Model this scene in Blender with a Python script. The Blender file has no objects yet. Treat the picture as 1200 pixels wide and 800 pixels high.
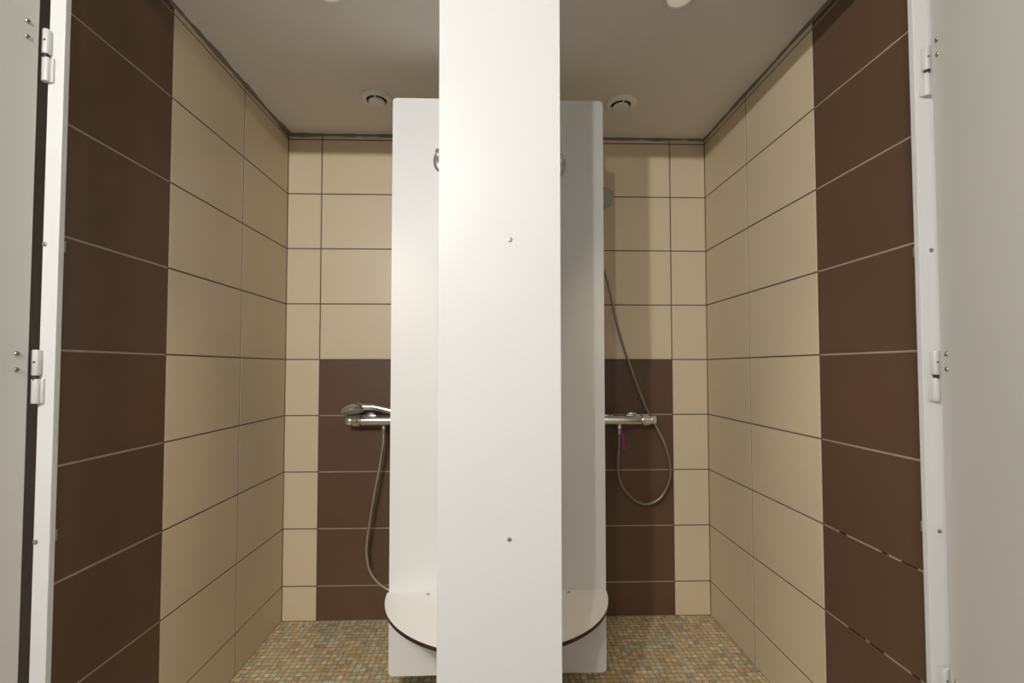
import bpy, bmesh, math, random
from mathutils import Vector, Matrix, noise
R = math.radians
random.seed(4)
SC = bpy.context.scene
COL = SC.collection

# ------------------------------------------------------------------ helpers
def obj(name, bm, mats, parent=None, base=None, smooth=35):
    """link a bmesh (built in room coordinates) as one object"""
    bmesh.ops.recalc_face_normals(bm, faces=bm.faces[:])
    for f in bm.faces:
        f.smooth = smooth is not None and len(f.verts) < 7 and f.calc_area() < 6e-4
    if smooth is not None:
        lim = R(smooth)
        for e in bm.edges:
            if len(e.link_faces) == 2:
                e.smooth = e.calc_face_angle(0) < lim
    if base is None and parent is not None:
        base = parent.matrix_world.translation if parent.parent is None else None
    loc = Vector((0, 0, 0))
    if parent is not None:
        p, loc = parent, Vector((0, 0, 0))
        while p is not None:
            loc = loc + p.location
            p = p.parent
        for v in bm.verts:
            v.co -= loc
    elif base is not None:
        b = Vector(base)
        for v in bm.verts:
            v.co -= b
    me = bpy.data.meshes.new(name)
    bm.to_mesh(me); bm.free()
    if not isinstance(mats, (list, tuple)):
        mats = [mats]
    for m in mats:
        me.materials.append(m)
    o = bpy.data.objects.new(name, me)
    COL.objects.link(o)
    if parent is not None:
        o.parent = parent
    elif base is not None:
        o.location = base
    return o

def tag(o, label, cat, group=None):
    o['label'] = label; o['category'] = cat
    if group: o['group'] = group
    return o

def thing(name, loc, label, cat, group=None):
    o = bpy.data.objects.new(name, None); COL.objects.link(o)
    o.location = loc; o.empty_display_size = .05
    return tag(o, label, cat, group)

def struct(name, bm, mats, smooth=None):
    o = obj(name, bm, mats, smooth=smooth); o['kind'] = 'structure'
    return o

def dup(root, loc, label, group=None):
    r = root.copy(); COL.objects.link(r); r.location = loc; r['label'] = label
    if group: r['group'] = group
    for ch in list(root.children):
        c = ch.copy(); COL.objects.link(c); c.parent = r
        for g in list(ch.children):
            d = g.copy(); COL.objects.link(d); d.parent = c
    return r

def box(bm, x0, x1, y0, y1, z0, z1, bev=0, seg=2, mi=0):
    t = bmesh.new()
    bmesh.ops.create_cube(t, size=1)
    for v in t.verts:
        v.co = Vector(((x0+x1)/2 + v.co.x*(x1-x0), (y0+y1)/2 + v.co.y*(y1-y0), (z0+z1)/2 + v.co.z*(z1-z0)))
    if bev:
        bmesh.ops.bevel(t, geom=t.edges[:], offset=bev, segments=seg, profile=.5, affect='EDGES')
    for f in t.faces: f.material_index = mi
    merge(bm, t)

def merge(bm, t, M=None):
    mp = {}
    for v in t.verts:
        mp[v] = bm.verts.new(M @ v.co if M is not None else v.co)
    for f in t.faces:
        try:
            nf = bm.faces.new([mp[v] for v in f.verts]); nf.material_index = f.material_index
        except ValueError:
            pass
    t.free()

def prism(bm, pts, mapf, d0, d1, bev=0, mi=0, side_mi=None):
    """extrude a 2D outline; mapf(u, v, d) gives the point in the room"""
    t = bmesh.new()
    a = [t.verts.new((p[0], p[1], d0)) for p in pts]
    b = [t.verts.new((p[0], p[1], d1)) for p in pts]
    n = len(pts)
    f0 = t.faces.new(a[::-1]); f1 = t.faces.new(b)
    sides = [t.faces.new((a[i], a[(i+1) % n], b[(i+1) % n], b[i])) for i in range(n)]
    for f in (f0, f1): f.material_index = mi
    for f in sides: f.material_index = mi if side_mi is None else side_mi
    if bev:
        ed = list(f0.edges) + list(f1.edges)
        bmesh.ops.bevel(t, geom=ed, offset=bev, segments=2, profile=.5, affect='EDGES')
    for v in t.verts:
        v.co = Vector(mapf(v.co.x, v.co.y, v.co.z))
    merge(bm, t)

def lathe(bm, prof, org, axis, n=32, mi=0):
    """prof: (radius, height along axis)"""
    ax = Vector(axis).normalized()
    q = ax.to_track_quat('Z', 'Y').to_matrix()
    rings = []
    for r, h in prof:
        if r < 1e-6:
            rings.append([bm.verts.new(Vector(org) + q @ Vector((0, 0, h)))])
        else:
            rings.append([bm.verts.new(Vector(org) + q @ Vector((r*math.cos(2*math.pi*i/n), r*math.sin(2*math.pi*i/n), h))) for i in range(n)])
    for A, B in zip(rings, rings[1:]):
        for i in range(n):
            j = (i+1) % n
            vs = [A[0]] if len(A) == 1 else [A[i], A[j]]
            vs += [B[0]] if len(B) == 1 else [B[j], B[i]]
            if len(vs) > 2:
                bm.faces.new(vs).material_index = mi
    for Rg in (rings[0], rings[-1]):
        if len(Rg) > 2:
            bm.faces.new(Rg).material_index = mi

def spline(pts, k=8):
    P = [Vector(p) for p in pts]
    P = [P[0]*2 - P[1]] + P + [P[-1]*2 - P[-2]]
    out = []
    for i in range(1, len(P)-2):
        a, b, c, d = P[i-1:i+3]
        for s in range(k):
            t = s/k
            out.append(.5*((2*b) + (c-a)*t + (2*a-5*b+4*c-d)*t*t + (3*b-a-3*c+d)*t**3))
    out.append(P[-2])
    return out

def tube(bm, pts, rad, n=12, mi=0, flat=None):
    """tube along points; rad is a number or one per point; flat squashes across one axis"""
    P = [Vector(p) for p in pts]
    m = len(P)
    rr = rad if isinstance(rad, (list, tuple)) else [rad]*m
    T = [(P[min(i+1, m-1)] - P[max(i-1, 0)]).normalized() for i in range(m)]
    up = Vector((0, 1, 0)) if abs(T[0].y) < .9 else Vector((1, 0, 0))
    N = (up - T[0]*up.dot(T[0])).normalized()
    rings = []
    for i in range(m):
        N = (N - T[i]*N.dot(T[i])).normalized()
        B = T[i].cross(N)
        ring = []
        for k in range(n):
            a = 2*math.pi*k/n
            fa = flat if flat else 1
            ring.append(bm.verts.new(P[i] + (N*math.cos(a)*fa + B*math.sin(a))*rr[i]))
        rings.append(ring)
    for A, B in zip(rings, rings[1:]):
        for k in range(n):
            bm.faces.new((A[k], A[(k+1) % n], B[(k+1) % n], B[k])).material_index = mi
    bm.faces.new(rings[0][::-1]).material_index = mi
    bm.faces.new(rings[-1]).material_index = mi

# ------------------------------------------------------------------ materials
def srgb(r, g, b):
    f = lambda c: (c/255/12.92) if c/255 <= .04045 else ((c/255+.055)/1.055)**2.4
    return (f(r), f(g), f(b), 1)

def mat(name, col, rough=.5, metal=0, spec=.5, noise_amt=0, scale=8, bump=0, bscale=60, coat=0):
    m = bpy.data.materials.new(name); m.use_nodes = True
    nt = m.node_tree; b = nt.nodes['Principled BSDF']
    b.inputs['Base Color'].default_value = col
    b.inputs['Roughness'].default_value = rough
    b.inputs['Metallic'].default_value = metal
    b.inputs['Specular IOR Level'].default_value = spec
    b.inputs['Coat Weight'].default_value = coat
    tc = nt.nodes.new('ShaderNodeTexCoord')
    if noise_amt:
        n = nt.nodes.new('ShaderNodeTexNoise'); n.inputs['Scale'].default_value = scale
        n.inputs['Detail'].default_value = 5
        nt.links.new(tc.outputs['Object'], n.inputs['Vector'])
        mr = nt.nodes.new('ShaderNodeMapRange')
        mr.inputs['To Min'].default_value = 1-noise_amt; mr.inputs['To Max'].default_value = 1+noise_amt
        mx = nt.nodes.new('ShaderNodeVectorMath'); mx.operation = 'SCALE'
        mx.inputs[0].default_value = col[:3]
        nt.links.new(n.outputs['Fac'], mr.inputs['Value'])
        nt.links.new(mr.outputs['Result'], mx.inputs['Scale'])
        nt.links.new(mx.outputs['Vector'], b.inputs['Base Color'])
    if bump:
        n2 = nt.nodes.new('ShaderNodeTexNoise'); n2.inputs['Scale'].default_value = bscale
        n2.inputs['Detail'].default_value = 4
        nt.links.new(tc.outputs['Object'], n2.inputs['Vector'])
        bp = nt.nodes.new('ShaderNodeBump'); bp.inputs['Strength'].default_value = bump
        bp.inputs['Distance'].default_value = .002
        nt.links.new(n2.outputs['Fac'], bp.inputs['Height'])
        nt.links.new(bp.outputs['Normal'], b.inputs['Normal'])
    return m

M_CREAM = mat('cream_tile', (.72, .61, .43, 1), .38, spec=.4, noise_amt=.035, scale=3, bump=.05, bscale=12)
M_BROWN = mat('brown_tile', (.118, .068, .041, 1), .42, spec=.35, noise_amt=.12, scale=4, bump=.08, bscale=30)
M_GROUT_D = mat('dark_grout', (.125, .103, .076, 1), .9, spec=.1, noise_amt=.4, scale=14)
M_GROUT_L = mat('pale_grout', (.40, .335, .26, 1), .9, spec=.1, noise_amt=.25, scale=18)
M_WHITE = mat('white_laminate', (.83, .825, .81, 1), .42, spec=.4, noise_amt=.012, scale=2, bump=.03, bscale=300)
M_PIL_DIM = mat('dimmed_pilaster_laminate', (.64, .635, .62, 1), .42, spec=.4, noise_amt=.012, scale=2, bump=.03, bscale=300)  # same white laminate, colour darkened to offset the strong light out front
M_DOOR_DIM = mat('dimmed_door_laminate', (.66, .645, .61, 1), .42, spec=.4, noise_amt=.015, scale=2, bump=.03, bscale=300)  # white laminate again, the facade's light balance put into a darker colour
M_CORE = mat('maroon_core', (.035, .009, .009, 1), .45, noise_amt=.2, scale=30)
M_CEIL = mat('ceiling_paint', (.89, .855, .81, 1), .85, spec=.2, noise_amt=.025, scale=3, bump=.25, bscale=26)
M_SEAL = mat('grey_sealant', (.2, .182, .178, 1), .6, noise_amt=.35, scale=22, bump=.3, bscale=90)
M_BRUSHED = mat('brushed_metal', (.52, .51, .49, 1), .34, metal=.9, noise_amt=.05, scale=40)
M_EDGE = mat('brown_edge_strip', (.10, .08, .068, 1), .7, noise_amt=.1)
M_HOSE_SHADE = mat('shaded_hose_metal', (.30, .285, .24, 1), .32, metal=.85, noise_amt=.06, scale=80)  # hose metal with the right shower's shade put into its colour
M_CHROME = mat('chrome', (.80, .80, .79, 1), .14, metal=1, noise_amt=.04, scale=30)
M_STEEL = mat('screw_steel', (.42, .40, .37, 1), .32, metal=1, noise_amt=.05, scale=60)
M_HINGE = mat('hinge_grey', (.56, .55, .525, 1), .4, noise_amt=.03, scale=40)
M_BLACK = mat('black_rubber', (.012, .012, .012, 1), .6, noise_amt=.1, scale=60)
M_VENT = mat('vent_plastic', (.92, .915, .87, 1), .4, noise_amt=.02, scale=20)
M_FACE = mat('grey_spray_face', (.42, .44, .42, 1), .45, noise_amt=.05, scale=60)
M_PLATE = mat('holder_plastic', (.4, .41, .41, 1), .35, noise_amt=.03, scale=40)
M_TAGP = mat('maroon_strap', (.22, .03, .095, 1), .5, noise_amt=.1, scale=90)
M_OPAL = mat('opal_glass', (.75, .73, .66, 1), .12, spec=.6, noise_amt=.02, scale=20)
M_OPAL.node_tree.nodes['Principled BSDF'].inputs['Emission Color'].default_value = (1, .92, .72, 1)
M_OPAL.node_tree.nodes['Principled BSDF'].inputs['Emission Strength'].default_value = .22

def worn_grout():
    m = mat('worn_pale_grout', (.25, .205, .15, 1), .9, spec=.1)
    nt = m.node_tree; b = nt.nodes['Principled BSDF']
    tc = nt.nodes.new('ShaderNodeTexCoord')
    n = nt.nodes.new('ShaderNodeTexNoise'); n.inputs['Scale'].default_value = 21; n.inputs['Detail'].default_value = 3
    nt.links.new(tc.outputs['Object'], n.inputs['Vector'])
    cr = nt.nodes.new('ShaderNodeValToRGB')
    cr.color_ramp.elements[0].position = .44; cr.color_ramp.elements[0].color = (.03, .022, .016, 1)
    cr.color_ramp.elements[1].position = .48; cr.color_ramp.elements[1].color = (.42, .35, .27, 1)
    nt.links.new(n.outputs['Fac'], cr.inputs['Fac'])
    nt.links.new(cr.outputs['Color'], b.inputs['Base Color'])
    return m
M_GROUT_W = worn_grout()

def hose_mat(name, col):
    m = mat(name, col, .3, metal=.85)
    return m
M_HOSE = mat('hose_metal', (.66, .62, .52, 1), .3, metal=.9, noise_amt=.06, scale=80)

def mosaic():
    m = bpy.data.materials.new('stone_mosaic'); m.use_nodes = True
    nt = m.node_tree; b = nt.nodes['Principled BSDF']; L = nt.links.new
    def N(t, **k):
        n = nt.nodes.new(t)
        for a, v in k.items(): setattr(n, a, v)
        return n
    tc = N('ShaderNodeTexCoord')
    # hand-laid wobble
    wn = N('ShaderNodeTexNoise'); wn.inputs['Scale'].default_value = 9; wn.inputs['Detail'].default_value = 1
    L(tc.outputs['Object'], wn.inputs['Vector'])
    sub = N('ShaderNodeVectorMath', operation='SUBTRACT'); sub.inputs[1].default_value = (.5, .5, .5)
    L(wn.outputs['Color'], sub.inputs[0])
    sc = N('ShaderNodeVectorMath', operation='SCALE'); sc.inputs['Scale'].default_value = .010
    L(sub.outputs[0], sc.inputs[0])
    fn = N('ShaderNodeTexNoise'); fn.inputs['Scale'].default_value = 90; fn.inputs['Detail'].default_value = 1
    L(tc.outputs['Object'], fn.inputs['Vector'])
    sub2 = N('ShaderNodeVectorMath', operation='SUBTRACT'); sub2.inputs[1].default_value = (.5, .5, .5)
    L(fn.outputs['Color'], sub2.inputs[0])
    sc2 = N('ShaderNodeVectorMath', operation='SCALE'); sc2.inputs['Scale'].default_value = .0035
    L(sub2.outputs[0], sc2.inputs[0])
    ad = N('ShaderNodeVectorMath', operation='ADD'); L(tc.outputs['Object'], ad.inputs[0]); L(sc.outputs[0], ad.inputs[1])
    ad2 = N('ShaderNodeVectorMath', operation='ADD'); L(ad.outputs[0], ad2.inputs[0]); L(sc2.outputs[0], ad2.inputs[1])
    dv = N('ShaderNodeVectorMath', operation='SCALE'); dv.inputs['Scale'].default_value = 1/.0225
    L(ad2.outputs[0], dv.inputs[0])
    fl = N('ShaderNodeVectorMath', operation='FLOOR'); L(dv.outputs[0], fl.inputs[0])
    fr = N('ShaderNodeVectorMath', operation='FRACTION'); L(dv.outputs[0], fr.inputs[0])
    # grid in the plane only
    flx = N('ShaderNodeVectorMath', operation='MULTIPLY'); flx.inputs[1].default_value = (1, 1, 0)
    L(fl.outputs[0], flx.inputs[0])
    wh = N('ShaderNodeTexWhiteNoise', noise_dimensions='3D'); L(flx.outputs[0], wh.inputs['Vector'])
    cr = N('ShaderNodeValToRGB'); cr.color_ramp.interpolation = 'CONSTANT'
    cols = [(0, (206, 190, 152)), (.10, (190, 178, 142)), (.20, (214, 198, 162)), (.30, (184, 182, 156)), (.40, (200, 178, 134)),
            (.50, (216, 190, 156)), (.58, (178, 176, 156)), (.66, (204, 190, 146)), (.74, (206, 206, 186)), (.82, (178, 160, 122)),
            (.88, (204, 168, 124)), (.94, (226, 212, 180)), (.97, (156, 156, 148))]
    e = cr.color_ramp.elements
    e[0].position, e[0].color = 0, srgb(*cols[0][1]); e[1].position, e[1].color = cols[1][0], srgb(*cols[1][1])
    for p, c in cols[2:]:
        x = e.new(p); x.color = srgb(*c)
    L(wh.outputs['Value'], cr.inputs['Fac'])
    # stone mottling
    sn = N('ShaderNodeTexNoise'); sn.inputs['Scale'].default_value = 70; sn.inputs['Detail'].default_value = 4
    L(tc.outputs['Object'], sn.inputs['Vector'])
    mr = N('ShaderNodeMapRange'); mr.inputs['From Min'].default_value = .25; mr.inputs['From Max'].default_value = .75
    mr.inputs['To Min'].default_value = .72; mr.inputs['To Max'].default_value = 1.25
    L(sn.outputs['Fac'], mr.inputs['Value'])
    ml = N('ShaderNodeVectorMath', operation='SCALE'); L(cr.outputs['Color'], ml.inputs[0]); L(mr.outputs['Result'], ml.inputs['Scale'])
    # grout mask: distance to the cell's edge
    sp = N('ShaderNodeSeparateXYZ'); L(fr.outputs[0], sp.inputs[0])
    def edge(o):
        s = N('ShaderNodeMath', operation='SUBTRACT'); s.inputs[1].default_value = .5; L(o, s.inputs[0])
        a = N('ShaderNodeMath', operation='ABSOLUTE'); L(s.outputs[0], a.inputs[0])
        return a.outputs[0]
    mx = N('ShaderNodeMath', operation='SMOOTH_MAX'); mx.inputs[2].default_value = .12
    L(edge(sp.outputs['X']), mx.inputs[0]); L(edge(sp.outputs['Y']), mx.inputs[1])
    gm = N('ShaderNodeMapRange'); gm.inputs['From Min'].default_value = .42; gm.inputs['From Max'].default_value = .475
    L(mx.outputs[0], gm.inputs['Value'])
    mix = N('ShaderNodeMix', data_type='RGBA')
    L(gm.outputs['Result'], mix.inputs['Factor']); L(ml.outputs[0], mix.inputs['A'])
    mix.inputs['B'].default_value = srgb(140, 124, 92)
    L(mix.outputs['Result'], b.inputs['Base Color'])
    b.inputs['Roughness'].default_value = .22
    b.inputs['Specular IOR Level'].default_value = .4
    inv = N('ShaderNodeMath', operation='SUBTRACT'); inv.inputs[0].default_value = 1; L(gm.outputs['Result'], inv.inputs[1])
    hh = N('ShaderNodeMath', operation='MULTIPLY_ADD'); hh.inputs[1].default_value = .35
    L(sn.outputs['Fac'], hh.inputs[0]); L(inv.outputs[0], hh.inputs[2])
    bp = N('ShaderNodeBump'); bp.inputs['Strength'].default_value = .6; bp.inputs['Distance'].default_value = .0015
    L(hh.outputs[0], bp.inputs['Height']); L(bp.outputs['Normal'], b.inputs['Normal'])
    return m
M_MOSAIC = mosaic()

# ------------------------------------------------------------------ room measures (metres)
XL, XR = -.9572, .9535
CEIL = 2.1754
TH = .25
ROW = [(8-j+.608)*TH for j in range(10)]          # joint heights, 0 = topmost
FRONT = -1.2                                      # front face of the pilasters
MID = -.0045                                      # middle of the partition

# floor and ceiling
M_PLASTER = mat('white_plaster', (.74, .735, .715, 1), .8, spec=.2, noise_amt=.02, scale=3)
M_PALE = mat('pale_floor', (.16, .155, .15, 1), .6, spec=.3, noise_amt=.06, scale=5)
bm = bmesh.new(); box(bm, -1.05, 1.05, -1.2, .1, -.08, 0); struct('floor', bm, M_MOSAIC)
bm = bmesh.new(); box(bm, -1.7, 1.7, -5.2, -1.2, -.08, 0); struct('floor', bm, M_PALE)
bm = bmesh.new(); box(bm, -1.7, 1.7, -5.2, .1, CEIL, CEIL+.08); struct('ceiling', bm, M_CEIL)
# the corridor the camera stands in
bm = bmesh.new(); box(bm, -1.7, 1.7, -5.3, -5.2, 0, CEIL); struct('wall_front', bm, M_PLASTER)
bm = bmesh.new(); box(bm, -1.8, -1.7, -5.2, -1.0, 0, CEIL); struct('wall_outer_left', bm, M_PLASTER)
bm = bmesh.new(); box(bm, 1.7, 1.8, -5.2, -1.0, 0, CEIL); struct('wall_outer_right', bm, M_PLASTER)
bm = bmesh.new(); box(bm, -1.7, XL+.0005, -1.2, -1.1875, 0, CEIL); struct('trim_5', bm, M_PLASTER)
bm = bmesh.new(); box(bm, XR-.0005, 1.7, -1.2, -1.1875, 0, CEIL); struct('trim_6', bm, M_PLASTER)

G = .0046
def tiled_wall(name, P, us, zs, colour, back, worn=False):
    """P(u, z, d): point at distance u along the wall, height z, d out of the surface"""
    bm = bmesh.new()
    def quad(pts, mi):
        f = bm.faces.new([bm.verts.new(P(*p)) for p in pts]); f.material_index = mi
    d0, ch = -.0010, .0005
    def isb(i, k):
        return 0 <= i < len(us)-1 and 0 <= k < len(zs)-1 and colour(i, k) == 1
    for i in range(len(us)-1):
        for k in range(len(zs)-1):
            u0, u1, z0, z1 = us[i]+G/2, us[i+1]-G/2, zs[k]+G/2, zs[k+1]-G/2
            c = colour(i, k)
            a = [(u0, z0, d0), (u1, z0, d0), (u1, z1, d0), (u0, z1, d0)]
            q = [(u0+ch, z0+ch, 0), (u1-ch, z0+ch, 0), (u1-ch, z1-ch, 0), (u0+ch, z1-ch, 0)]
            quad(q, c)
            for s in range(4):
                t = (s+1) % 4
                quad([a[s], a[t], q[t], q[s]], c)
            # joint under this tile, joint beside it
            cb = 1 if (c == 1 and (k == 0 or isb(i, k-1))) else 0
            quad([(us[i]+G/2, zs[k]-G/2, d0), (us[i+1]-G/2, zs[k]-G/2, d0), (us[i+1]-G/2, zs[k]+G/2, d0), (us[i]+G/2, zs[k]+G/2, d0)],
                 (4 if worn and zs[k] < .9 else 3) if cb else 2)
            cs = 1 if (c == 1 or isb(i-1, k)) else 0
            both = c == 1 and isb(i-1, k)
            quad([(us[i]-G/2, zs[k]-G/2, d0), (us[i]+G/2, zs[k]-G/2, d0), (us[i]+G/2, zs[k+1]-G/2, d0), (us[i]-G/2, zs[k+1]-G/2, d0)],
                 3 if both else (1 if cs else 2))
    # solid wall behind the tiles
    ua, ub, za, zb = us[0]-.002, us[-1]+.002, -.0, CEIL
    t = bmesh.new()
    vs = [t.verts.new(P(u, z, d)) for d in (d0-.0004, -back) for u, z in ((ua, za), (ub, za), (ub, zb), (ua, zb))]
    for ix in ((0, 1, 2, 3), (4, 5, 6, 7), (0, 1, 5, 4), (1, 2, 6, 5), (2, 3, 7, 6), (3, 0, 4, 7)):
        f = t.faces.new([vs[j] for j in ix]); f.material_index = 2
    merge(bm, t)
    return struct(name, bm, [M_CREAM, M_BROWN, M_GROUT_D, M_GROUT_L, M_GROUT_W])

zs = [0, *[ROW[j] for j in range(8, -1, -1)], CEIL-.001]
# left wall, right wall: two cream columns at the back, then brown
uL = [0, .3766, .7766, 1.1866]
uR = [0, .3704, .7704, 1.1866]
tiled_wall('wall_left', lambda u, z, d: Vector((XL+d, -u, z)), uL, zs, lambda i, k: 1 if i == 2 else 0, .1)
tiled_wall('wall_right', lambda u, z, d: Vector((XR-d, -u, z)), uR, zs, lambda i, k: 1 if i == 2 else 0, .1, worn=True)
uB = [XL, -.8058, -.4058, -.0080, .3897, .7897, XR]
tiled_wall('wall_back', lambda u, z, d: Vector((u, -d, z)), uB, zs, lambda i, k: 1 if (i in (1, 2, 3, 4) and k < 5) else 0, .1)

bm = bmesh.new(); box(bm, XL-.001, XL+.0028, -1.1868, -1.145, .002, CEIL-.001); struct('trim_7', bm, M_EDGE)
# wavy bead of grey sealant where walls and ceiling meet
def sealant(name, P, L, seed, lo, hi):
    bm = bmesh.new(); n = int(L/.012); A = []
    for i in range(n+1):
        u = L*i/n
        w = lo + (hi-lo)*max(0, min(1, .5+.9*noise.noise(Vector((u*7, seed, 0)))+.35*noise.noise(Vector((u*30, seed, 3)))))
        A.append([bm.verts.new(P(u, CEIL-w, .0004)), bm.verts.new(P(u, CEIL-w*.55, .0024)), bm.verts.new(P(u, CEIL-.0012, .003+w*.55)), bm.verts.new(P(u, CEIL-.0002, .003+w*.9))])
    for a, b in zip(A, A[1:]):
        for k in range(3):
            bm.faces.new((a[k], b[k], b[k+1], a[k+1]))
    return struct(name, bm, M_SEAL, smooth=60)
sealant('trim_1', lambda u, z, d: Vector((XL+d, -u, z)), 1.18, 1.3, .003, .016)
sealant('trim_2', lambda u, z, d: Vector((XL+u, -d, z)), XR-XL, 5.1, .003, .014)
sealant('trim_3', lambda u, z, d: Vector((XR-d, -u, z)), 1.18, 9.7, .003, .009)
# lintel over the cubicle openings
bm = bmesh.new(); box(bm, XL+.001, XR-.001, -1.2, -1.187, 2.1055, CEIL-.0005); struct('trim_4', bm, M_WHITE)

# ------------------------------------------------------------------ small parts
def screw(parent, p, nrm, r=.0048, h=.0022):
    bm = bmesh.new()
    lathe(bm, [(r, -.0003), (r, h*.25), (r*.86, h*.7), (r*.5, h), (r*.42, h), (r*.36, h*.35), (0, h*.35)], p, nrm, 16)
    return obj('screw', bm, M_STEEL, parent)

def rounded(x0, x1, z0, z1, r, corners='tltrblbr', n=6):
    pts = []
    for cx, cz, a0, k in ((x1, z0, -90, 'br'), (x1, z1, 0, 'tr'), (x0, z1, 90, 'tl'), (x0, z0, 180, 'bl')):
        if k in corners:
            ox, oz = cx - r*(1 if cx == x1 else -1), cz - r*(1 if cz == z1 else -1)
            for i in range(n+1):
                a = R(a0 + 90*i/n); pts.append((ox + r*math.cos(a), oz + r*math.sin(a)))
        else:
            pts.append((cx, cz))
    return pts

def hinge_block(bm, cx, cy, z0, z1, w, d, dome):
    """moulded knuckle: flat back, rounded front"""
    n = 8
    prof = [(cx-w/2, cy+d/2), (cx+w/2, cy+d/2)]
    for i in range(n+1):
        a = R(-20 - 140*i/n)
        prof.append((cx + w/2*math.cos(a)/math.cos(R(20)), cy - .0 + d/2*math.sin(a)))
    prism(bm, prof, lambda u, v, h: (u, v, h), z0, z1, bev=.0025 if dome else .001)

# ------------------------------------------------------------------ pilasters and doors
PT, PB = 2.105, .0004
def pilaster(x0, x1, label, screws, side=0, hinges=()):
    t = thing('pilaster', ((x0+x1)/2, FRONT+.0065, PB), label, 'cubicle pilaster')
    bm = bmesh.new(); box(bm, x0, x1, FRONT, FRONT+.013, PB, PT, .0012)
    obj('panel', bm, M_PIL_DIM, t)
    for sx, sz in screws:
        screw(t, (sx, FRONT, sz), (0, -1, 0))
    if side:
        xi = x1 if side < 0 else x0                      # free edge of the side pilasters
        s = 1 if side < 0 else -1
        for sz in (1.360, .781):
            bm = bmesh.new()
            box(bm, *sorted((xi-s*.030, xi+s*.0011)), FRONT+.013, FRONT+.0155, sz-.011, sz+.011)
            box(bm, *sorted((xi-s*.030, xi-s*.0275)), FRONT+.013, FRONT+.030, sz-.011, sz+.011)
            obj('bracket', bm, M_STEEL, t)
    for z in hinges:
        hx = -.9185 if side < 0 else .9030
        s = 1 if side < 0 else -1
        bm = bmesh.new()
        hinge_block(bm, hx, FRONT-.0062, z-.0485, z-.0, .0145, .0115, False)
        box(bm, *sorted((hx+s*.0066, hx+s*.0125)), FRONT-.004, FRONT, z-.0485, z, .0008)
        obj('hinge_leaf', bm, M_HINGE, t)
    return t

HZ = [1.738, 1.092, .446]                              # split between the two hinge halves
pilaster(-.1305, .1211, 'wide white pilaster in the middle, between the two shower openings', [(.017, 1.3766), (.015, .7672)])
pilaster(-.9195, -.8885, 'narrow white pilaster between the left door and the tiled left wall', [(-.9155, 1.3612), (-.9150, .7723)], -1, HZ)
pilaster(.8812, XR-.001, 'narrow white pilaster between the right door and the tiled right wall', [(.907, 1.3612), (.907, .775)], 1, HZ)

def door(corner, side, ang, label):
    """corner: hinge-side corner of the face seen from the cabin; ang: opening angle from closed"""
    s = 1 if side < 0 else -1                              # closed, the leaf would run towards s*x
    ax = Vector((s*math.cos(R(ang)), -math.sin(R(ang)), 0))   # along the leaf
    nr = Vector((s*math.sin(R(ang)), math.cos(R(ang)), 0))    # out of the inner face
    c = Vector(corner)
    t = thing('cubicle_door', (c.x, c.y, .12), label, 'door')
    M = lambda a, n, z: c + ax*a + nr*n + Vector((0, 0, z))
    bm = bmesh.new()
    prism(bm, rounded(0, .66, .12, 2.03, .004, n=2), lambda u, v, d: M(u, d, v), -.013, 0, bev=.001)
    obj('panel', bm, M_DOOR_DIM, t)
    for z in HZ:
        hx = -.9185 if side < 0 else .9030
        bm = bmesh.new()
        hinge_block(bm, hx, FRONT-.0072, z+.0065, z+.0575, .0140, .0120, True)
        # wing that carries the knuckle to the leaf's edge
        w = bmesh.new()
        bmesh.ops.create_cube(w, size=1)
        for v in w.verts:
            v.co = M(.012 + v.co.x*.04, -.0015 - .0125 + v.co.y*.003, z+.035 + v.co.z*.05)
        merge(bm, w)
        h = obj('hinge', bm, M_HINGE, t)
        bm = bmesh.new(); lathe(bm, [(.0050, -.003), (.0050, .011)], (hx, FRONT-.0070, z), (0, 0, 1), 20)
        obj('hinge_pin', bm, M_BLACK, h)
        bm = bmesh.new(); lathe(bm, [(.0018, 0), (.0018, .0012), (0, .0012)], (hx+s*.002, FRONT-.0129, z+.033), (0, -1, 0), 12)
        obj('grub_screw', bm, M_BLACK, h)
        for dz in (.018, .0485):
            screw(t, M(.0215, 0, z+dz), nr, .0052, .003)
    return t
door(Vector((-.9195, FRONT-.0215, 0)), -1, 93.5, 'open white cubicle door hinged on the left pilaster, beside the left tiled wall')
door(Vector((.9005, FRONT-.0215, 0)), 1, 70, 'open white cubicle door hinged on the right pilaster, beside the right tiled wall')

# ------------------------------------------------------------------ partition and screens
SY = -.55
t = thing('partition_panel', (MID, -.6, .098), 'white partition running back from the middle pilaster to the tiled back wall', 'partition')
bm = bmesh.new()
prism(bm, [(-1.1865, .098), (-.001, .098), (-.001, 2.04), (-1.1865, 2.04)], lambda u, v, d: (MID+d, u, v), -.0065, .0065, bev=.001)
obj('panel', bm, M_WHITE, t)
for y in (-.25, -.95):
    bm = bmesh.new(); lathe(bm, [(.03, 0), (.03, .006), (.011, .010), (.011, .0985)], (MID, y, 0), (0, 0, 1), 24)
    obj('foot', bm, M_STEEL, t)

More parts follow.
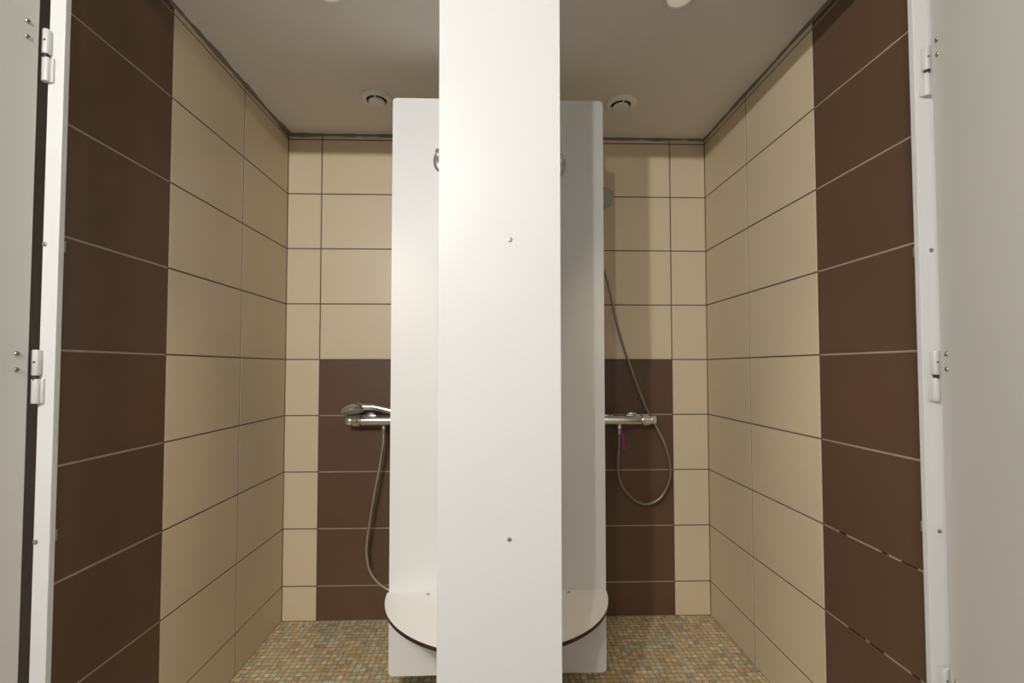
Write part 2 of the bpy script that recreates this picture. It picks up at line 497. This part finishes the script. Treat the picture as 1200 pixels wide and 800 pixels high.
def screen(x0, x1, corners, label):
    t = thing('screen_panel', ((x0+x1)/2, SY+.0065, .098), label, 'screen')
    bm = bmesh.new()
    prism(bm, rounded(x0, x1, .098, 2.039, .012, corners), lambda u, v, d: (u, d, v), SY, SY+.013, bev=.0012)
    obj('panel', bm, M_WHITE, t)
    xi = x1 if corners == 'tlbl' else x0
    s = -1 if corners == 'tlbl' else 1
    for z in (.30, 1.70):                                  # angle brackets onto the partition, behind the screen
        bm = bmesh.new()
        box(bm, *sorted((xi, xi+s*.03)), SY+.013, SY+.0155, z-.02, z+.02)
        box(bm, *sorted((xi, xi+s*.0025)), SY+.013, SY+.043, z-.02, z+.02)
        obj('bracket', bm, M_STEEL, t)
    return t
screen(-.368, MID-.0068, 'tlbl', 'brightly lit white screen panel on the left of the middle pilaster')
screen(MID+.0068, .3555, 'trbr', 'shaded white screen panel on the right of the middle pilaster')

# ------------------------------------------------------------------ corner seats
def seat(s, label):
    z1, z0 = .3705, .3585
    xc = MID + s*.0068; yc = SY-.0003; Rd = .362 if s < 0 else .352
    t = thing('corner_seat', (xc, yc, z0), label, 'seat', 'quarter round seats beside the middle pilaster')
    n = 40
    pts = [(0, 0)] + [(Rd*math.cos(R(90*i/n)), -Rd*.985*math.sin(R(90*i/n))) for i in range(n+1)]
    bm = bmesh.new()
    prism(bm, pts, lambda u, v, d: (xc+s*u, yc+v, d), z0, z1-.0009, mi=0)
    ob = obj('edge', bm, M_CORE, t)
    ob['label'] = 'dark maroon core edge of the seat board'
    bm = bmesh.new()
    p2 = [(.0, 0)] + [((Rd-.0002)*math.cos(R(90*i/n)), -(Rd-.0002)*.985*math.sin(R(90*i/n))) for i in range(n+1)]
    prism(bm, p2, lambda u, v, d: (xc+s*u, yc+v, d), z1-.0009, z1)
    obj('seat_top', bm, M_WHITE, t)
    for u in (.225, .06):
        bm = bmesh.new(); lathe(bm, [(.0062, 0), (.0062, .0012), (.004, .0022), (.0022, .0022), (.002, .001), (0, .001)], (xc+s*u, yc-.017, z1), (0, 0, 1), 16)
        obj('bolt', bm, M_STEEL, t)
    for u in (.2, .06):                                     # angle brackets under the board
        bm = bmesh.new()
        box(bm, *sorted((xc+s*(u-.015), xc+s*(u+.015))), yc-.05, yc, z0-.003, z0)
        box(bm, *sorted((xc+s*(u-.015), xc+s*(u+.015))), yc-.003, yc, z0-.05, z0)
        obj('bracket', bm, M_STEEL, t)
    return t
seat(-1, 'quarter round white seat with dark edge under the brightly lit left screen')
seat(1, 'quarter round white seat with dark edge under the shaded right screen')

# ------------------------------------------------------------------ coat hooks
def hook(x, z, label):
    y = SY
    t = thing('coat_hook', (x, y, z-.038), label, 'coat hook', 'coat hooks on the screens')
    bm = bmesh.new()
    n = 36; rings = []
    for f, d in ((1, 0), (1, .003), (.93, .0065), (.72, .010), (.4, .012)):     # domed oval plate
        rings.append([bm.verts.new((x+.0245*f*math.cos(2*math.pi*i/n), y-d, z+.038*f*math.sin(2*math.pi*i/n))) for i in range(n)])
    for a, b in zip(rings, rings[1:]):
        for i in range(n):
            bm.faces.new((a[i], a[(i+1) % n], b[(i+1) % n], b[i]))
    bm.faces.new(rings[0][::-1]); bm.faces.new(rings[-1])
    obj('back_plate', bm, M_BRUSHED, t)
    bm = bmesh.new()
    P = spline([(x, y-.008, z+.020), (x, y-.024, z+.016), (x, y-.040, z-.002), (x, y-.050, z-.020), (x, y-.062, z-.028), (x, y-.073, z-.018), (x, y-.076, z-.004)], 6)
    tube(bm, P, [.0085 - .003*i/(len(P)-1) for i in range(len(P))], 14)
    lathe(bm, [(0, -.009), (.006, -.007), (.009, 0), (.006, .007), (0, .009)], (x, y-.076, z), (0, 0, 1), 16)
    obj('arm', bm, M_CHROME, t)
    return t
hook(-.2045, 1.820, 'chrome coat hook on the bright left screen, peeking out beside the middle pilaster')
hook(.2000, 1.808, 'chrome coat hook on the shaded right screen, peeking out beside the middle pilaster')

# ------------------------------------------------------------------ ceiling vents and spots
v = thing('ceiling_vent', (-.4855, -.305, CEIL), 'round white ceiling vent beside the top of the bright left screen', 'air vent', 'round vents in the ceiling')
vx, vy = -.4855, -.305
bm = bmesh.new(); lathe(bm, [(.062, 0), (.0625, -.003), (.059, -.0075), (.050, -.011), (.041, -.0115), (.039, -.009), (.039, -.001), (.0, -.001)], (vx, vy, CEIL), (0, 0, 1), 48)
obj('rim', bm, M_VENT, v)
bm = bmesh.new(); lathe(bm, [(.0385, -.0012), (.0385, -.002), (0, -.002)], (vx, vy, CEIL), (0, 0, 1), 40)
obj('opening', bm, M_BLACK, v)
bm = bmesh.new(); lathe(bm, [(.012, -.002), (.012, -.010), (.028, -.011), (.0305, -.0125), (.0305, -.018), (.028, -.0205), (0, -.0215)], (vx, vy, CEIL), (0, 0, 1), 48)
obj('disc', bm, M_VENT, v)
for k in range(3):
    a = R(32 + 120*k)
    bm = bmesh.new()
    tb = bmesh.new(); bmesh.ops.create_cube(tb, size=1)
    Mx = Matrix.Translation((vx, vy, CEIL-.0115)) @ Matrix.Rotation(a, 4, 'Z') @ Matrix.Translation((.036, 0, 0)) @ Matrix.Diagonal((.010, .005, .004, 1))
    merge(bm, tb, Mx)
    obj('spoke', bm, M_VENT, v)
dup(v, (.4855, -.297, CEIL), 'round white ceiling vent beside the top of the shaded right screen')

l = thing('ceiling_spot', (-.485, -.842, CEIL), 'small domed ceiling lamp cut by the top of the frame, left of the pilaster', 'ceiling lamp', 'small ceiling lamps')
bm = bmesh.new(); lathe(bm, [(.047, 0), (.047, -.003), (.043, -.006), (.036, -.007), (.033, -.005), (.033, -.001)], (-.485, -.842, CEIL), (0, 0, 1), 40)
obj('ring', bm, M_CEIL, l)
bm = bmesh.new(); lathe(bm, [(.033, -.0025), (.026, -.0045), (.014, -.006), (0, -.0065)], (-.485, -.842, CEIL), (0, 0, 1), 40)
obj('lens', bm, M_OPAL, l)
dup(l, (.512, -.850, CEIL), 'small domed ceiling lamp cut by the top of the frame, right of the pilaster')

# ------------------------------------------------------------------ shower mixers
def mixer(cx, cz, s, label):
    """s = +1: knurled handle seen at the right end"""
    t = thing('shower_mixer', (cx, 0, cz), label, 'shower mixer', 'thermostatic shower mixers on the back wall')
    ay = -.062
    bm = bmesh.new()
    lathe(bm, [(.0205, -.098), (.0225, -.095), (.0225, .095), (.0205, .098)], (cx, ay, cz), (1, 0, 0), 36)
    for k in (-.06, .06):                                    # shelf-like flats on top
        box(bm, cx+k-.03, cx+k+.03, ay-.012, ay+.012, cz+.018, cz+.0245, .002)
    obj('body', bm, M_CHROME, t)
    for e in (-1, 1):
        bm = bmesh.new()
        n = 40; prof = [(.019, .0985), (.0225, .101), (.0225, .132), (.0215, .135), (.0225, .137), (.0225, .156), (.0205, .161), (0, .1625)]
        lathe(bm, prof, (cx, ay, cz), (e, 0, 0), n)
        for i in range(20):                                   # grip ribs
            a = 2*math.pi*i/20
            p = Vector((cx+e*.104, ay+.0222*math.cos(a), cz+.0222*math.sin(a)))
            q = Vector((cx+e*.131, p.y, p.z))
            tube(bm, [p, q], .0017, 6)
        h = obj('handle', bm, M_CHROME, t)
        bm = bmesh.new(); box(bm, cx+e*.138-.003, cx+e*.138+.003, ay-.0245, ay-.0215, cz-.004, cz+.004, .0008)
        obj('stop_button', bm, M_PLATE, h)
        bm = bmesh.new()                                      # wall union
        lathe(bm, [(.033, .0003), (.033, .004), (.028, .010), (.017, .012), (.017, .045)], (cx+e*.075, 0, cz), (0, -1, 0), 36)
        obj('wall_rose', bm, M_CHROME, t)
    bm = bmesh.new(); lathe(bm, [(.011, -.018), (.011, -.026), (.009, -.029)], (cx, ay, cz), (0, 0, 1), 20)
    obj('outlet', bm, M_CHROME, t)
    return t
mixer(-.503, .885, -1, 'chrome shower mixer in the left shower, under a resting hand shower')
mixer(.5275, .884, 1, 'chrome shower mixer on the back wall of the right shower')

def ferrule(bm, p, ax, rev=False):
    lathe(bm, [(.0095, 0), (.0105, .002), (.0105, .013), (.008, .020), (.0075, .033), (.0062, .036)], p, ax, 20)

def hose(parent, ctrl, r=.0066, m=None):
    P = spline(ctrl, 14)
    # resample finely so the metal coils read
    out = [P[0]]; acc = 0
    seg = .0042
    for a, b in zip(P, P[1:]):
        L = (b-a).length
        while acc + L >= seg:
            f = (seg-acc)/L; a = a.lerp(b, f); out.append(a.copy()); L = (b-a).length; acc = 0
        acc += L
    rad = [r*(1 if i % 2 else .76) for i in range(len(out))]
    bm = bmesh.new(); tube(bm, out, rad, 10)
    return obj('hose', bm, m or M_HOSE, parent, smooth=80)

# hand shower resting on the left mixer
t = thing('hand_shower', (-.52, -.075, .92), 'chrome hand shower resting across the mixer of the left shower', 'hand shower')
hc = Vector((-.632, -.080, .9235))                             # middle of the spray face
fn = Vector((.22, -.30, -.93)).normalized()                    # the face looks down and a little forward
bm = bmesh.new()
lathe(bm, [(.0475, .0), (.0495, -.004), (.048, -.012), (.040, -.024), (.026, -.033), (.012, -.037), (0, -.038)], hc, fn, 40)
Pn = spline([hc - fn*.022 + Vector((.022, .004, .003)), (-.575, -.074, .945), (-.54, -.072, .9435), (-.485, -.071, .931), (-.43, -.071, .919), (-.37, -.071, .910)], 8)
tube(bm, Pn, [.019 - .007*min(1, i/10) + .002*math.sin(i/len(Pn)*3) for i in range(len(Pn))], 18)
obj('body', bm, M_CHROME, t)
bm = bmesh.new()
lathe(bm, [(.0455, -.002), (.0455, .0012), (.043, .0024), (0, .003)], hc, fn, 40)
q = fn.to_track_quat('Z', 'Y').to_matrix()
for rr, nn in ((.012, 6), (.024, 12), (.036, 18)):
    for i in range(nn):
        a = 2*math.pi*i/nn
        lathe(bm, [(.0016, .002), (.0014, .0042), (0, .0044)], hc + q @ Vector((rr*math.cos(a), rr*math.sin(a), 0)), fn, 6)
obj('spray_face', bm, M_FACE, t)
hs = hose(t, [(-.503, -.062, .8245), (-.5045, -.062, .785), (-.517, -.061, .70), (-.535, -.060, .60), (-.557, -.058, .47), (-.572, -.055, .37),
         (-.575, -.050, .305), (-.560, -.047, .235), (-.518, -.046, .178), (-.46, -.048, .148), (-.39, -.052, .155), (-.325, -.058, .23), (-.29, -.064, .36), (-.275, -.068, .55),
         (-.275, -.070, .75), (-.293, -.071, .865), (-.325, -.071, .899), (-.362, -.071, .909)])
bm = bmesh.new(); ferrule(bm, (-.503, -.062, .8585), (0, 0, -1)); obj('hose_nut', bm, M_CHROME, hs)
bm = bmesh.new(); ferrule(bm, (-.372, -.071, .9105), (1, 0, -.16)); obj('hose_nut', bm, M_CHROME, hs)

# hand shower hung high in the right shower
t = thing('hand_shower', (.434, -.08, 1.765), 'hand shower hung high in the right shower, head just past the screen edge', 'hand shower')
hc = Vector((.4525, -.118, 1.852)); fn = Vector((.10, -.86, -.50)).normalized()
bm = bmesh.new()
lathe(bm, [(.0445, .0), (.0465, -.004), (.045, -.012), (.037, -.022), (.024, -.029), (0, -.031)], hc, fn, 40)
Pn = spline([hc - fn*.016 + Vector((-.006, 0, -.01)), (.438, -.096, 1.81), (.434, -.084, 1.765), (.433, -.074, 1.705), (.434, -.067, 1.645)], 8)
tube(bm, Pn, [.018 - .006*min(1, i/10) for i in range(len(Pn))], 18)
obj('body', bm, M_CHROME, t)
bm = bmesh.new(); lathe(bm, [(.0425, -.002), (.0425, .0012), (.040, .0024), (0, .003)], hc, fn, 40)
obj('spray_face', bm, M_FACE, t)
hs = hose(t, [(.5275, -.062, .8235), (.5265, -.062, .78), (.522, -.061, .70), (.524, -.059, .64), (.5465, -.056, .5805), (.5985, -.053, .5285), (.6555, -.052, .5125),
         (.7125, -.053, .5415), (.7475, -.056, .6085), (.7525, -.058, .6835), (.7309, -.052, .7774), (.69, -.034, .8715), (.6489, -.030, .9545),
         (.588, -.034, 1.117), (.5335, -.040, 1.288), (.4835, -.052, 1.497), (.446, -.064, 1.60), (.434, -.0665, 1.638)], m=M_HOSE_SHADE)
bm = bmesh.new(); ferrule(bm, (.5275, -.062, .8575), (0, 0, -1)); obj('hose_nut', bm, M_CHROME, hs)
bm = bmesh.new(); ferrule(bm, (.434, -.0668, 1.648), (.02, .05, -1)); obj('hose_nut', bm, M_CHROME, hs)

# wall holder that carries it (behind the screen)
t = thing('shower_holder', (.434, 0, 1.765), 'chrome wall holder gripping the hand shower of the right shower', 'shower holder')
bm = bmesh.new(); lathe(bm, [(.024, .0003), (.024, .005), (.019, .011), (.011, .013), (.011, .060)], (.434, 0, 1.765), (0, -1, 0), 28)
obj('arm', bm, M_CHROME, t)
bm = bmesh.new(); lathe(bm, [(.0205, -.018), (.0215, .018), (.0145, .018), (.0130, -.018), (.0205, -.018)], (.434, -.082, 1.765), (0, -.16, 1), 28)
obj('cradle', bm, M_PLATE, t)

# maroon strap on the right hose
bm = bmesh.new()
P = [(.5365, -.0665, .842), (.538, -.068, .83), (.5415, -.069, .805), (.5455, -.0695, .775), (.5485, -.070, .752)]
W = [.006, .009, .012, .015, .017]
vsf = [[bm.verts.new((p[0]-w*.5, p[1]-.0012, p[2])), bm.verts.new((p[0]+w*.5, p[1]-.0012, p[2]+.001)), bm.verts.new((p[0]+w*.5, p[1]+.0012, p[2]+.001)), bm.verts.new((p[0]-w*.5, p[1]+.0012, p[2]))] for p, w in zip(P, W)]
for a, b in zip(vsf, vsf[1:]):
    for k in range(4):
        bm.faces.new((a[k], a[(k+1) % 4], b[(k+1) % 4], b[k]))
bm.faces.new(vsf[0]); bm.faces.new(vsf[-1])
rg = spline([(.5275+.0125*math.cos(R(a)), -.062-.0125*math.sin(R(a)), .843) for a in range(0, 361, 30)], 3)
tube(bm, rg, .0018, 6)
tag(obj('strap', bm, M_TAGP, base=(.5275, -.062, .843), smooth=30), 'maroon strap dangling from the hose nut under the right mixer', 'strap')

# ------------------------------------------------------------------ lights
def lamp(name, loc, e, col, r):
    d = bpy.data.lights.new(name, 'POINT'); d.energy = e; d.color = col; d.shadow_soft_size = r
    o = bpy.data.objects.new(name, d); COL.objects.link(o); o.location = loc
    return o
WARM = (1, .975, .94)
lamp('corridor_lamp', (-.73, -2.98, 2.135), 88, WARM, .022)
lamp('corridor_lamp', (-.43, -2.98, 2.135), 31, WARM, .018)

for sx, sy in ((-.485, -.842), (.512, -.850)):               # the two small ceiling lamps
    d = bpy.data.lights.new('ceiling_spot_light', 'SPOT'); d.energy = 15; d.color = (1, .82, .58)
    d.spot_size = R(62); d.spot_blend = .7; d.shadow_soft_size = .025
    o = bpy.data.objects.new('ceiling_spot_light', d); COL.objects.link(o); o.location = (sx, sy, CEIL-.024)

w = bpy.data.worlds.new('World'); SC.world = w; w.use_nodes = True
bg = w.node_tree.nodes['Background']
bg.inputs['Color'].default_value = (1, .97, .93, 1); bg.inputs['Strength'].default_value = .1

# ------------------------------------------------------------------ camera
cd = bpy.data.cameras.new('Camera'); cam = bpy.data.objects.new('Camera', cd); COL.objects.link(cam)
M3 = Matrix(((.999571, .029268, -.000441), (-.029267, .999019, -.033227), (-.000532, .033226, .999448)))
Q = M3 @ Matrix(((1, 0, 0), (0, 0, -1), (0, 1, 0)))
cam.matrix_world = Matrix.Translation((-.00949, -2.18443, 1.11267)) @ Q.to_4x4()
cd.sensor_width = 36; cd.lens = 564.917/1200*36
cd.shift_x = (600-599.394)/1200; cd.shift_y = (412.455-400)/1200
cd.clip_start = .01
SC.camera = cam

SC.view_settings.view_transform = 'Standard'
SC.view_settings.look = 'None'
SC.view_settings.gamma = 1
SC.view_settings.use_curve_mapping = False
SC.view_settings.exposure = .1
